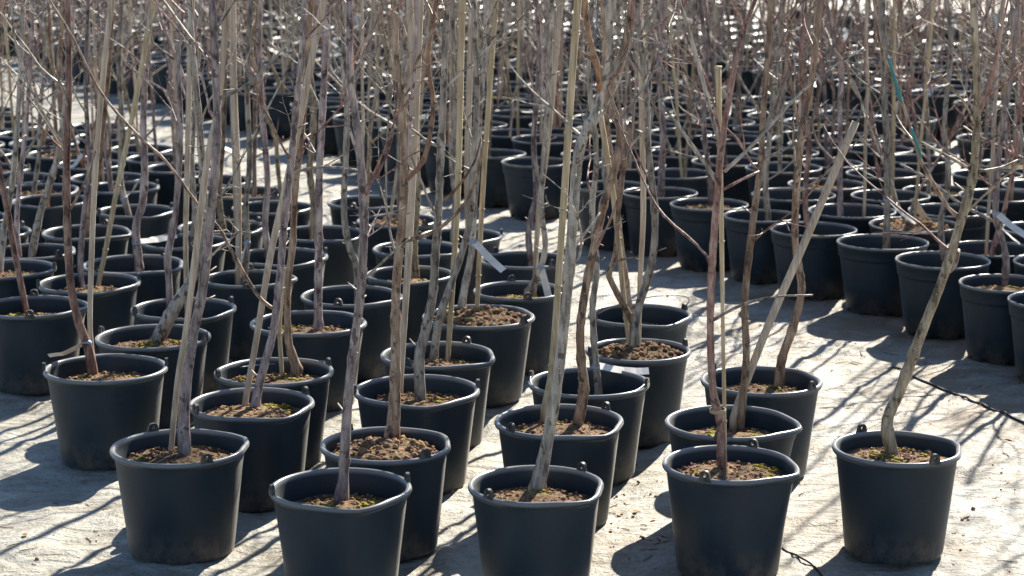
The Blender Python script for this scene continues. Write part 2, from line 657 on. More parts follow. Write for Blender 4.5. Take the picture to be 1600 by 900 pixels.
BUCKETS = [bucket_mesh(s) for s in range(4)]
NURSERY = [nursery_mesh(s) for s in range(4)]
LUG = lug_mesh()
HANDLES = [handle_mesh(R(100)), handle_mesh(R(-98)), handle_mesh(R(62))]
SOILS = [soil_mesh(1, 0.3), soil_mesh(2, 0.5, 0.008), soil_mesh(3, 0.15, 0.018), soil_mesh(4, 0.9, 0.008), soil_mesh(5, 0.05, 0.035, 420), soil_mesh(6, 0.6, 0.014)]
SOILS_FAR = [soil_mesh(11, 0.5, 0.012, 24, False), soil_mesh(12, 0.1, 0.02, 24, False), soil_mesh(13, 1.0, 0.01, 16, False)]


# ------------------------------------------------------------------ saplings
def branch_into(mb, p0, d0, length, r0, rng, step=0.045, sides=5, twigs=2, up=0.5, depth=0):
    """one curving branch with its twigs; returns nothing"""
    pts, d = [p0], d0.normalized()
    n = max(4, int(length / step))
    kink = rng.uniform(-1, 1)
    for i in range(n):
        d = (d + Vector((rng.gauss(0, 0.09), rng.gauss(0, 0.09), up * 0.06 + rng.gauss(0, 0.05)))).normalized()
        if rng.random() < 0.12:
            d = (d + Vector((rng.gauss(0, .22), rng.gauss(0, .22), 0.05))).normalized()
        pts.append(pts[-1] + d * (length / n))
    rad = []
    for i in range(n + 1):
        q = r0 * (1 - 0.68 * i / n)
        rad.append(q * (1.35 if (i % 2 == 1 and rng.random() < 0.55) else 1.0))
    rad[0] = r0 * 1.5
    rad[-1] = r0 * 0.2
    mb.tube(pts, rad, sides, cap=False)
    if depth < 2:
        for _ in range(twigs):
            i = rng.randint(max(1, n // 5), n - 1)
            dd = (pts[i] - pts[i - 1]).normalized()
            side = dd.cross(Vector((rng.gauss(0, 1), rng.gauss(0, 1), rng.gauss(0, 1)))).normalized()
            branch_into(mb, pts[i], dd * 0.8 + side * rng.uniform(0.5, 1.0), length * rng.uniform(0.22, 0.5), max(0.0013, rad[i] * 0.6), rng, step, max(3, sides - 1), twigs // 2, up, depth + 1)
    # short spurs and buds
    for i in range(1, n):
        if rng.random() < 0.22:
            dd = (pts[i] - pts[i - 1]).normalized()
            side = dd.cross(Vector((rng.gauss(0, 1), rng.gauss(0, 1), rng.gauss(0, 1)))).normalized()
            L = rng.uniform(0.008, 0.028)
            mb.tube([pts[i], pts[i] + (dd * 0.5 + side) * L], [rad[i] * 0.55, rad[i] * 0.5], 4)


def trunk_radii(rad, rng, amount=1.0):
    out = []
    for r in rad:
        out.append(r * (1 + rng.gauss(0, 0.035) * amount) * (1 + 0.16 * amount if rng.random() < 0.12 else 1))
    return out


def generic_tree(seed, far=False):
    """(trunk builder, [branch builders]) in local space: soil at z = 0"""
    rng = random.Random(seed)
    H = rng.uniform(1.5, 2.15)
    r0 = rng.uniform(0.0075, 0.0125) * (0.85 if far else 1)
    pts, d = [Vector((rng.uniform(-.02, .02), rng.uniform(-.02, .02), -0.03))], Vector((rng.gauss(0, .10), rng.gauss(0, .10), 1)).normalized()
    step = 0.10
    n = int(H / step)
    for i in range(n):
        d = (d + Vector((rng.gauss(0, 0.045), rng.gauss(0, 0.045), 0.07))).normalized()
        if rng.random() < 0.14:
            d = (d + Vector((rng.gauss(0, .16), rng.gauss(0, .16), 0))).normalized()
        pts.append(pts[-1] + d * step)
    rad = [r0 * (1.35 if i == 0 else 1 - 0.62 * i / n) for i in range(n + 1)]
    tp, tr = catmull(pts, rad, 0.05 if far else 0.025)
    tb = MB()
    tb.tube(tp, trunk_radii(tr, rng), 5 if far else 8)
    brs = []
    nb = rng.randint(3, 4) if far else rng.randint(6, 9)
    for k in range(nb):
        i = int(len(tp) * (rng.uniform(0.22, 0.9) if k else rng.uniform(0.1, 0.3)))
        a = rng.uniform(0, 6.28)
        dd = Vector((math.cos(a), math.sin(a), rng.uniform(0.45, 1.5)))
        b_ = tb if far else MB()
        branch_into(b_, tp[i], dd, rng.uniform(0.3, 0.85) * (1.15 - 0.4 * i / len(tp)), tr[i] * rng.uniform(0.35, 0.62), rng, 0.07 if far else 0.045, 4 if far else 5, 1 if far else rng.randint(2, 4))
        if not far:
            brs.append(b_)
    if rng.random() < (0.2 if far else 0.4):                      # a second stem from low down
        a = rng.uniform(0, 6.28)
        b_ = tb if far else MB()
        branch_into(b_, tp[2], Vector((math.cos(a) * .35, math.sin(a) * .35, 1)), H * rng.uniform(.6, .85), r0 * .75, rng, 0.07, 5 if far else 6, 4, 0.9)
        if not far:
            brs.append(b_)
    return tb, brs


def stake_builder(seed, sides=8):
    rng = random.Random(seed)
    mb = MB()
    L = rng.uniform(1.25, 1.9)
    lean = Vector((rng.gauss(0, 0.06), rng.gauss(0, 0.06), 1)).normalized()
    p = Vector((rng.uniform(-.05, .05), rng.uniform(-.05, .05), -0.05))
    n = 8
    mb.tube([p + lean * (L * i / n) + Vector((rng.gauss(0, .0025), rng.gauss(0, .0025), 0)) for i in range(n + 1)], [rng.uniform(0.0055, 0.0085)] * (n + 1), sides)
    return mb


def tag_mesh(seed):
    rng = random.Random(seed)
    mb = MB()
    L, W, T = rng.uniform(0.10, 0.15), rng.uniform(0.020, 0.027), 0.0008
    n = 8
    vs, fs = [], []
    for i in range(n + 1):
        x = 0.012 + L * i / n
        z = -0.018 * math.sin(2.2 * i / n) * rng.uniform(0.9, 1.1)
        for (dy, dz) in ((-W / 2, 0), (W / 2, 0), (W / 2, T), (-W / 2, T)):
            vs.append((x, dy, z + dz))
    for i in range(n):
        o = i * 4
        for k in range(4):
            k2 = (k + 1) % 4
            fs.append((o + k, o + k2, o + 4 + k2, o + 4 + k))
    fs += [(3, 2, 1, 0), (n * 4, n * 4 + 1, n * 4 + 2, n * 4 + 3)]
    mb.add(vs, fs)
    return mb.mesh('plant_tag', [TAG], smooth=False)


TAGS = [tag_mesh(s) for s in range(3)]


def ring_mesh(r, h, mat, name):
    mb = MB()
    seg = 14
    prof = [(r, -h / 2), (r + 0.0015, -h / 2), (r + 0.002, 0), (r + 0.0015, h / 2), (r, h / 2)]
    vs = [(a * math.cos(6.28318 * k / seg), a * math.sin(6.28318 * k / seg), z) for a, z in prof for k in range(seg)]
    fs = [(i * seg + k, i * seg + (k + 1) % seg, (i + 1) * seg + (k + 1) % seg, (i + 1) * seg + k) for i in range(len(prof) - 1) for k in range(seg)]
    mb.add(vs, fs)
    return mb.mesh(name, [mat])


def point_on(pts, z):
    """the point of a world polyline at height z"""
    for a, b_ in zip(pts, pts[1:]):
        if (a.z - z) * (b_.z - z) <= 0 and abs(a.z - b_.z) > 1e-6:
            return a + (b_ - a) * ((z - a.z) / (b_.z - a.z))
    return pts[-1]


# Near saplings, traced along their stems: each stem (u, v, width) runs upward from the soil.
# key: rim centre u, v, rim width, lug angle, soil depth, soil kind, handle kind, label
NEAR = {}


def near(key, u, v, w, ang, depth, soil, label, handle=None, stems=(), stakes=(), branches=(), tag=None, kind='bucket', extra=None):
    NEAR[key] = dict(u=u, v=v, w=w, ang=ang, depth=depth, soil=soil, label=label, handle=handle, stems=stems, stakes=stakes, branches=branches, tag=tag, kind=kind, extra=extra)


near('F1', 280, 696, 215, 122, 0.045, 0, 'front bucket with thick purple-grey stem and a pale stake leaning the same way',
     stems=[('purple', [(289, 716, 26), (287, 650, 21), (293, 583, 18), (305, 510, 17), (318, 440, 17), (331, 317, 16), (338, 230, 15), (339, 165, 14), (333, 33, 13), (330, 0, 12)])],
     stakes=[(STAKE, [(267, 708, 10), (278, 593, 11), (293, 500, 11), (315, 317, 12), (327, 233, 12), (341, 165, 12), (352, 50, 12), (358, 0, 12)])],
     branches=[(0, 'grey', [(345, 153, 7), (388, 131, 6), (438, 81, 5), (472, 27, 4), (480, 0, 3)]), (0, 'brown', [(338, 108, 6), (305, 68, 5), (280, 35, 5), (255, 0, 4)])])
near('F2', 532, 760, 222, 18, 0.065, 1, 'front bucket with bluish-grey upright stem flared at the soil and moss around it',
     stems=[('purple', [(533, 784, 30), (537, 740, 19), (542, 650, 17), (550, 560, 16), (562, 470, 15), (568, 380, 15), (567, 300, 15), (558, 200, 13), (548, 120, 12), (546, 0, 11)])],
     branches=[(0, 'grey', [(568, 437, 6), (592, 415, 5), (612, 396, 4), (640, 372, 3)]), (0, 'red', [(574, 290, 6), (590, 272, 5), (607, 233, 5), (616, 190, 4), (622, 130, 3)])])
near('F3', 838, 755, 214, 45, 0.055, 2, 'front bucket with the thickest stem, widening at its foot and forking high up',
     stems=[('grey', [(838, 770, 36), (845, 738, 26), (857, 680, 22), (870, 600, 20), (880, 520, 19), (891, 400, 19), (898, 300, 19), (904, 240, 19), (916, 205, 18), (934, 170, 16), (941, 138, 13), (947, 110, 12), (953, 67, 12), (953, 0, 11)])],
     branches=[(0, 'orange', [(938, 144, 12), (934, 108, 11), (920, 56, 10), (915, 0, 9)]), (0, 'grey', [(893, 390, 6), (908, 372, 5), (925, 350, 4), (938, 332, 3)])])
near('F4', 1140, 722, 210, 63, 0.04, 0, 'bucket of lumpy soil whose slim reddish stem is tied low to a thin cane',
     stems=[('red', [(1127, 738, 17), (1125, 660, 15), (1114, 610, 14), (1110, 520, 13), (1112, 420, 13), (1121, 300, 14), (1125, 250, 14), (1130, 210, 12), (1138, 160, 11), (1152, 85, 9), (1168, 30, 8), (1180, 0, 7)])],
     stakes=[(CANE, [(1133, 735, 7), (1131, 600, 7), (1129, 480, 7), (1127, 350, 9), (1124, 200, 10), (1122, 105, 11)])],
     branches=[(0, 'grey', [(1120, 286, 7), (1095, 245, 6), (1062, 200, 5), (1032, 159, 4)]), (0, 'grey', [(1132, 268, 7), (1180, 222, 6), (1246, 150, 5), (1300, 105, 4), (1350, 75, 3)]),
               (0, 'grey', [(1122, 215, 8), (1111, 178, 8), (1087, 85, 7), (1060, 0, 6)]), (0, 'grey', [(1114, 500, 6), (1160, 476, 5), (1210, 464, 4), (1270, 461, 3)]),
               (0, 'red', [(1130, 296, 6), (1160, 280, 5), (1186, 268, 4)])], extra='twine')
near('F5', 1402, 697, 201, 115, 0.045, 5, 'lone bucket apart on the pale ground with leaning stem carrying teal tape on a twig',
     stems=[('olive', [(1394, 716, 27), (1386, 665, 21), (1392, 640, 21), (1406, 610, 21), (1440, 520, 18), (1475, 430, 17), (1500, 350, 17), (1519, 280, 16), (1526, 200, 14), (1526, 120, 13), (1520, 0, 12)])],
     branches=[(0, 'brown', [(1501, 339, 8), (1482, 325, 7), (1442, 258, 7), (1431, 224, 6), (1406, 150, 6), (1378, 80, 5), (1365, 0, 4)]), (0, 'grey', [(1529, 226, 6), (1558, 212, 5), (1590, 198, 4), (1620, 186, 3)]),
               (0, 'grey', [(1516, 264, 6), (1460, 233, 5), (1438, 222, 4)]), (0, 'grey', [(1528, 268, 5), (1562, 262, 4), (1590, 250, 3)]), (0, 'brown', [(1478, 428, 9), (1492, 415, 8), (1498, 390, 7)]),
               (0, 'red', [(1524, 190, 7), (1548, 130, 6), (1562, 60, 5), (1575, 0, 4)])], extra='tape')
near('S1', 165, 573, 193, 190, 0.055, 0, 'bucket with reddish leaning stem and a pale tag tied on with blue just above soil',
     stems=[('red', [(146, 588, 19), (138, 545, 16), (122, 500, 15), (110, 440, 14), (105, 350, 13), (104, 250, 13), (107, 150, 12), (107, 60, 11), (105, 0, 10)])],
     stakes=[(STAKE, [(150, 586, 9), (141, 520, 9), (143, 400, 10), (150, 250, 10), (163, 100, 10), (175, 0, 11)])],
     branches=[(0, 'grey', [(102, 232, 6), (75, 190, 5), (47, 135, 5), (24, 67, 4), (17, 0, 4)]), (0, 'brown', [(108, 330, 5), (130, 290, 4), (150, 235, 3)])],
     tag=(137, 540, 180, 0, 12))
near('S2', 393, 628, 198, 35, 0.045, 0, 'bucket with a pale stake crossing a twin stem that throws a long drooping branch',
     stems=[('purple', [(398, 640, 18), (407, 593, 15), (427, 517, 14), (437, 433, 13), (444, 350, 13), (452, 280, 13), (462, 180, 12), (472, 80, 11), (476, 0, 10)])],
     stakes=[(STAKE, [(383, 630, 11), (400, 533, 11), (419, 417, 12), (433, 350, 12), (449, 280, 12), (470, 180, 12), (505, 0, 12)])],
     branches=[(0, 'brown', [(430, 484, 7), (410, 470, 7), (388, 439, 7), (358, 385, 6), (341, 355, 6), (310, 321, 6), (260, 253, 5), (216, 212, 5), (158, 145, 5), (115, 61, 4), (78, 0, 4)]),
               (0, 'grey', [(452, 272, 6), (490, 262, 5), (535, 262, 4), (560, 266, 3)])])
near('S3', 603, 692, 207, 130, 0.04, 4, 'bucket heaped with dark clods around a mottled stem bearing an orange curved branch',
     stems=[('brown', [(612, 688, 26), (616, 640, 21), (618, 560, 18), (619, 450, 16), (628, 350, 16), (632, 280, 16), (630, 200, 14), (620, 100, 13), (615, 0, 12)])],
     branches=[(0, 'brown', [(629, 377, 8), (680, 361, 7), (727, 317, 6), (747, 267, 5), (756, 220, 4)]), (0, 'orange', [(634, 282, 9), (661, 251, 9), (674, 197, 9), (676, 151, 8), (669, 90, 8), (682, 0, 7)]),
               (0, 'purple', [(636, 270, 7), (640, 200, 7), (648, 100, 6), (650, 0, 5)])])
near('S4', 874, 655, 203, 40, 0.045, 0, 'bucket behind the thickest stem, its own slim sapling bending towards the sandy path',
     stems=[('brown', [(902, 668, 22), (912, 610, 19), (908, 560, 16), (907, 510, 15), (917, 440, 15), (933, 367, 15), (945, 312, 15), (954, 285, 15), (965, 247, 15), (969, 206, 14), (962, 180, 13), (953, 150, 12), (958, 115, 12), (975, 70, 11), (986, 0, 10)])],
     stakes=[(CANE, [(850, 640, 12), (860, 593, 12), (867, 517, 12), (875, 400, 12), (882, 300, 13), (893, 130, 13), (903, 0, 14)])],
     branches=[(0, 'red', [(958, 120, 8), (975, 100, 7), (985, 60, 6), (990, 0, 5)]), (0, 'grey', [(960, 262, 6), (985, 228, 5), (1012, 200, 4)])])
near('S5', 1142, 657, 206, 75, 0.06, 3, 'bucket with mossy soil and a thick pale stake leaning far over the path',
     stems=[('brown', [(1158, 650, 15), (1166, 560, 13), (1164, 467, 13), (1176, 350, 13), (1188, 262, 12), (1192, 184, 11), (1200, 80, 10), (1204, 0, 9)])],
     stakes=[(STAKE, [(1146, 652, 14), (1199, 512, 14.5), (1260, 372, 14.5), (1337, 190, 14)])])
near('T1', 239, 524, 180, 165, 0.05, 5, 'bucket whose stout grey stem leans sharply from one side behind the purple stem',
     stems=[('grey', [(246, 534, 27), (258, 508, 25), (280, 468, 22), (300, 435, 17), (312, 380, 15), (318, 300, 14), (310, 180, 13), (300, 80, 12), (296, 0, 11)])])
near('T2', 428, 578, 186, 205, 0.045, 3, 'bucket with mossy heaped soil and a dark stem curving up from its far side',
     stems=[('brown', [(464, 577, 20), (452, 540, 14), (449, 500, 13), (450, 440, 12), (457, 383, 12), (461, 300, 12), (470, 220, 11), (480, 100, 10), (486, 0, 9)])],
     stakes=[(CANE, [(440, 580, 8), (437, 500, 8), (448, 420, 8)])], handle=0)
near('T3', 651, 607, 199, 10, 0.05, 3, 'bucket with yellow-green moss, a knotty grey stem and a smooth pale upright stake',
     stems=[('grey', [(657, 628, 22), (655, 560, 18), (664, 520, 18), (676, 460, 15), (680, 400, 15), (685, 330, 14), (688, 250, 14), (694, 120, 12), (698, 0, 11)])],
     stakes=[(STAKE, [(625, 606, 11), (635, 450, 12), (641, 350, 13), (648, 200, 14), (656, 0, 15)])],
     branches=[(0, 'orange', [(686, 320, 6), (712, 296, 5), (740, 255, 4), (752, 215, 3)])])
near('T4', 920, 595, 190, 165, 0.085, 1, 'deeply filled bucket with wire handle lying on its near rim and thin bent stem', handle=1,
     stems=[('grey', [(935, 606, 15), (930, 560, 12), (926, 480, 12), (932, 420, 11), (925, 330, 11), (932, 240, 10), (920, 120, 9), (925, 0, 8)])],
     tag=(930, 566, 5, 0, 3))
near('T5', 1190, 592, 190, 140, 0.055, 2, 'bucket behind the leaning stake with a kinked brown stem at its far rim',
     stems=[('brown', [(1217, 603, 20), (1222, 560, 17), (1238, 515, 16), (1250, 470, 14), (1252, 440, 14), (1243, 385, 13), (1243, 320, 14), (1246, 270, 14), (1255, 195, 13), (1268, 124, 12), (1280, 22, 11), (1282, 0, 10)])],
     branches=[(0, 'grey', [(1245, 300, 5), (1268, 288, 5), (1300, 262, 4), (1345, 215, 3), (1368, 195, 3)])])
near('U1', 50, 477, 167, 100, 0.06, 0, 'bucket beside a mottled slim stem that leans away over the outer edge of the clump',
     stems=[('red', [(41, 488, 12), (34, 450, 11), (22, 390, 11), (10, 320, 10), (0, 270, 10), (-12, 200, 9), (-20, 80, 8)])])
near('U2', 287, 480, 164, 30, 0.07, 1, 'bucket tucked behind the purple stem with dark slender stem kinked near its rim',
     stems=[('purple', [(266, 488, 13), (264, 440, 12), (262, 400, 13), (272, 350, 11), (277, 300, 11), (282, 200, 10), (278, 90, 9), (286, 0, 8)])],
     stakes=[(STAKE, [(292, 480, 9), (290, 380, 9), (292, 280, 10), (296, 120, 10), (300, 0, 11)])])
near('U3', 482, 502, 184, 150, 0.05, 0, 'bucket with straight violet-grey stem, pale at its foot, and a fully upright habit',
     stems=[('purple', [(498, 520, 17), (497, 470, 15), (498, 400, 14), (498, 330, 14), (499, 270, 13), (505, 150, 12), (512, 0, 11)])])
near('U4', 684, 552, 180, 60, 0.055, 0, 'bucket with two leaning grey stems crossing one thin tan cane',
     stems=[('grey', [(678, 556, 16), (684, 510, 15), (692, 480, 14), (706, 440, 12), (720, 400, 12), (735, 340, 12), (738, 270, 11), (745, 150, 10), (740, 0, 9)])],
     stakes=[(CANE, [(700, 556, 9), (706, 460, 10), (714, 330, 11), (718, 200, 11), (722, 0, 12)])])
near('U5', 997, 545, 165, 200, 0.03, 4, 'bucket of coarse bark lumps with pale-footed stem opening into a wide fork',
     stems=[('grey', [(992, 558, 20), (992, 510, 17), (999, 475, 15), (1012, 436, 14), (1022, 385, 13), (1023, 330, 13), (1018, 280, 12), (1012, 220, 11), (1010, 150, 11), (1000, 60, 10), (996, 0, 9)])],
     stakes=[(CANE, [(985, 556, 8), (975, 470, 9), (960, 320, 10), (937, 172, 10)]), (STAKE, [(998, 545, 8), (1000, 440, 9), (1005, 330, 10), (1003, 200, 10), (1000, 0, 11)])],
     branches=[(0, 'brown', [(990, 505, 13), (976, 480, 12), (955, 440, 11), (952, 425, 11), (962, 395, 10), (966, 330, 9), (975, 260, 8), (985, 190, 7)])])
near('V5', 1000, 490, 163, 25, 0.065, 1, 'bucket with raised wire handle standing at the edge of the sandy path', handle=2,
     stems=[('brown', [(985, 500, 13), (980, 450, 11), (970, 380, 10), (962, 300, 10), (950, 200, 9), (945, 80, 8), (940, 0, 7)])])
near('V4', 748, 492, 176, 145, 0.025, 4, 'bucket mounded with dark bark lumps beside a tan cane and tagged grey stem',
     stems=[('grey', [(722, 472, 15), (728, 440, 13), (738, 385, 12), (740, 330, 12), (746, 260, 11), (752, 150, 10), (765, 0, 9)])],
     stakes=[(CANE, [(745, 490, 8), (750, 380, 9), (758, 240, 9), (775, 0, 10)])], tag=(735, 378, 320, 0, 30))
near('V3', 548, 460, 158, 80, 0.07, 3, 'bucket with moss-flecked soil and a stem stepping sideways behind the bluish upright',
     stems=[('grey', [(560, 468, 15), (557, 417, 13), (545, 383, 12), (538, 340, 12), (538, 290, 11), (542, 180, 10), (536, 60, 9), (538, 0, 8)])])
near('V2', 139, 440, 160, 20, 0.05, 2, 'bucket with a golden cane leaning across its rim and a slender violet stem',
     stems=[('purple', [(128, 450, 11), (126, 400, 10), (132, 330, 10), (140, 260, 9), (134, 140, 8), (138, 0, 7)])],
     stakes=[(CANE, [(153, 448, 8), (165, 390, 9), (180, 310, 9), (197, 230, 9), (215, 140, 10), (240, 0, 10)])])
near('W4', 812, 452, 146, 100, 0.05, 3, 'bucket with bright moss and a white tag hanging beside its kinked grey stem',
     stems=[('grey', [(825, 462, 20), (840, 430, 13), (852, 385, 10), (845, 320, 10), (850, 250, 10), (858, 120, 9), (862, 0, 8)])],
     stakes=[(STAKE, [(835, 455, 8), (842, 330, 10), (858, 200, 10), (876, 0, 11)])], tag=(842, 418, 290, 0, 55))
near('A1', 208, 411, 160, 60, 0.07, 1, 'bucket with pink-grey stem banded by a pale blue tie',
     stems=[('purple', [(218, 420, 17), (214, 385, 14), (213, 350, 14), (222, 320, 14), (226, 270, 13), (224, 180, 12), (230, 60, 11), (232, 0, 10)])], tag=(217, 378, 20, 0, -10))
near('A2', 12, 418, 150, 0, 0.045, 0, 'bucket of brown bark at the outer edge of the clump, behind the leaning mottled stem',
     stems=[('grey', [(0, 420, 12), (6, 360, 11), (20, 280, 10), (30, 150, 9), (36, 0, 8)])])
near('A3', 50, 391, 136, 140, 0.06, 1, 'bucket with forked grey stem rising in a narrow V',
     stems=[('grey', [(50, 398, 14), (58, 355, 13), (68, 315, 12), (86, 260, 10), (98, 190, 9), (110, 90, 8), (115, 0, 7)]), ('purple', [(30, 398, 9), (26, 350, 9), (30, 290, 8), (40, 200, 8), (50, 60, 7), (52, 0, 6)])])
near('A4', 135, 361, 138, 75, 0.055, 3, 'bucket with a band of moss on its soil beside the golden cane',
     stems=[('brown', [(138, 366, 15), (141, 320, 13), (152, 270, 12), (160, 200, 11), (170, 90, 10), (176, 0, 9)])])
near('A5', 212, 328, 122, 30, 0.075, 1, 'bucket with a white tag slanting out behind the pink-grey stem',
     stems=[('grey', [(200, 334, 12), (188, 280, 11), (192, 220, 10), (186, 100, 9), (190, 0, 8)])], tag=(196, 310, 300, 0, -35))
near('A6', 80, 312, 126, 10, 0.06, 0, 'bucket with slanting dark stem, its rim clear behind the reddish one',
     stems=[('brown', [(72, 316, 12), (82, 270, 11), (98, 220, 10), (92, 120, 9), (100, 0, 8)])])
near('A7', 347, 353, 138, 40, 0.075, 1, 'bucket with faint wide rim crossed by two pale upright sticks',
     stems=[('olive', [(348, 358, 12), (342, 300, 11), (348, 220, 10), (352, 100, 9), (356, 0, 8)])],
     stakes=[(STAKE, [(370, 356, 10), (368, 280, 10), (364, 160, 10), (362, 0, 11)])])
near('A8', 288, 376, 134, 110, 0.07, 2, 'bucket hidden behind the stout leaning stem with wire bail across its rim', handle=1,
     stems=[('grey', [(300, 385, 10), (304, 330, 9), (300, 250, 9), (308, 120, 8), (314, 0, 7)])])
near('A9', 438, 399, 150, 20, 0.07, 1, 'bucket crossed by a violet stem, directly behind the twin stem with the long branch',
     stems=[('purple', [(420, 405, 12), (414, 350, 11), (418, 280, 11), (410, 180, 10), (405, 60, 9), (408, 0, 8)])])
near('A10', 388, 433, 140, 95, 0.06, 1, 'bucket between the pale sticks and the long drooping branch',
     stems=[('grey', [(382, 440, 11), (386, 380, 11), (384, 320, 10), (390, 250, 10), (386, 130, 9), (392, 0, 8)])],
     stakes=[(STAKE, [(372, 438, 11), (373, 360, 11), (372, 280, 11), (366, 140, 11), (364, 0, 11)])], tag=(384, 378, 230, 0, 45))
near('A11', 500, 363, 142, 45, 0.08, 1, 'bucket with wide empty-looking rim behind the straight violet stem',
     stems=[('olive', [(488, 370, 13), (490, 320, 12), (484, 260, 12), (490, 170, 11), (478, 60, 10), (482, 0, 9)])])
near('A12', 640, 427, 138, 0, 0.05, 2, 'bucket crossed by the mottled stem with soil close under its rim',
     stems=[('olive', [(650, 432, 13), (647, 380, 12), (652, 300, 12), (645, 220, 11), (600, 60, 9), (596, 0, 8)])],
     stakes=[(STAKE, [(642, 430, 12), (646, 330, 12), (650, 220, 13), (640, 0, 13)])])
near('A13', 650, 387, 137, 60, 0.085, 1, 'bucket with bluish rim and lug, behind the smooth pale stake',
     stems=[('grey', [(640, 394, 11), (632, 340, 10), (640, 270, 10), (630, 160, 9), (636, 0, 8)])])
near('A14', 818, 404, 142, 130, 0.08, 1, 'bucket at the path edge behind the mossy bucket with the hanging white tag',
     stems=[('purple', [(830, 412, 12), (826, 360, 11), (838, 300, 11), (834, 220, 10), (842, 100, 9), (838, 0, 8)])])
near('A15', 720, 367, 132, 10, 0.075, 1, 'bucket standing clear at the path edge with open dark green rim',
     stems=[('grey', [(708, 372, 12), (712, 310, 11), (706, 250, 11), (712, 140, 10), (706, 0, 9)])],
     stakes=[(STAKE, [(732, 370, 10), (730, 280, 11), (733, 150, 11), (738, 0, 12)])])
# edge row of nursery pots across the path
near('R0', 1650, 468, 140, None, 0.06, 1, 'nursery pot cut by the frame edge, first of the row beyond the path', kind='pot',
     stems=[('purple', [(1655, 475, 12), (1640, 400, 11), (1628, 300, 10), (1622, 160, 9), (1610, 0, 8)])])
near('R1', 1570, 441, 142, None, 0.045, 2, 'nursery pot of brown soil with a knuckled dark stem and white tags', kind='pot',
     stems=[('purple', [(1569, 447, 12), (1572, 415, 14), (1568, 380, 11), (1556, 340, 10), (1558, 290, 10), (1566, 200, 9), (1580, 120, 8), (1590, 0, 7)])],
     branches=[(0, 'grey', [(1552, 345, 6), (1500, 318, 5), (1450, 280, 5), (1406, 256, 4)])], tag=(1562, 330, 320, 0, 25))
near('R2', 1473, 405, 148, None, 0.07, 1, 'empty-looking nursery pot behind the leaning taped stem', kind='pot',
     stems=[('grey', [(1476, 412, 12), (1470, 350, 11), (1482, 280, 10), (1476, 190, 9), (1486, 80, 9), (1480, 0, 8)])])
near('R3', 1379, 377, 142, None, 0.075, 1, 'nursery pot with a straight pale grey stem and a blue tie', kind='pot',
     stems=[('grey', [(1385, 386, 14), (1386, 330, 13), (1387, 250, 12), (1382, 150, 12), (1379, 60, 11), (1378, 0, 11)])], tag=(1387, 312, 0, 0, 35))
near('R4', 1271, 357, 135, None, 0.055, 3, 'nursery pot with mossy soil showing behind the top of the leaning stake', kind='pot',
     stems=[('red', [(1262, 362, 11), (1258, 300, 10), (1264, 220, 10), (1252, 120, 9), (1258, 0, 8)])])
near('R5', 1190, 336, 118, None, 0.075, 1, 'nursery pot half hidden by the kinked brown stem', kind='pot',
     stems=[('grey', [(1200, 342, 12), (1196, 280, 11), (1204, 200, 10), (1214, 90, 9), (1222, 0, 8)])])
near('R6', 1108, 318, 122, None, 0.035, 0, 'nursery pot filled with tan bark up to its rim at the path edge', kind='pot',
     stems=[('purple', [(1112, 324, 10), (1108, 270, 10), (1100, 200, 9), (1104, 100, 8), (1094, 0, 8)])])
near('R7', 1031, 300, 118, None, 0.08, 1, 'nursery pot with pale blank stem beside the wide fork', kind='pot',
     stems=[('purple', [(1032, 306, 13), (1034, 262, 12), (1036, 200, 11), (1030, 110, 10), (1036, 0, 9)])])
near('R8', 955, 290, 118, None, 0.08, 1, 'nursery pot in deep shade behind the brown bending stem', kind='pot',
     stems=[('grey', [(948, 298, 11), (944, 240, 10), (950, 160, 9), (944, 0, 8)])])
near('R9', 838, 252, 110, None, 0.07, 1, 'nursery pot with tall shaded side standing proud at the path edge', kind='pot',
     stems=[('grey', [(850, 258, 12), (856, 200, 10), (850, 120, 9), (858, 0, 8)])])


placed = []           # (x, y) of every container


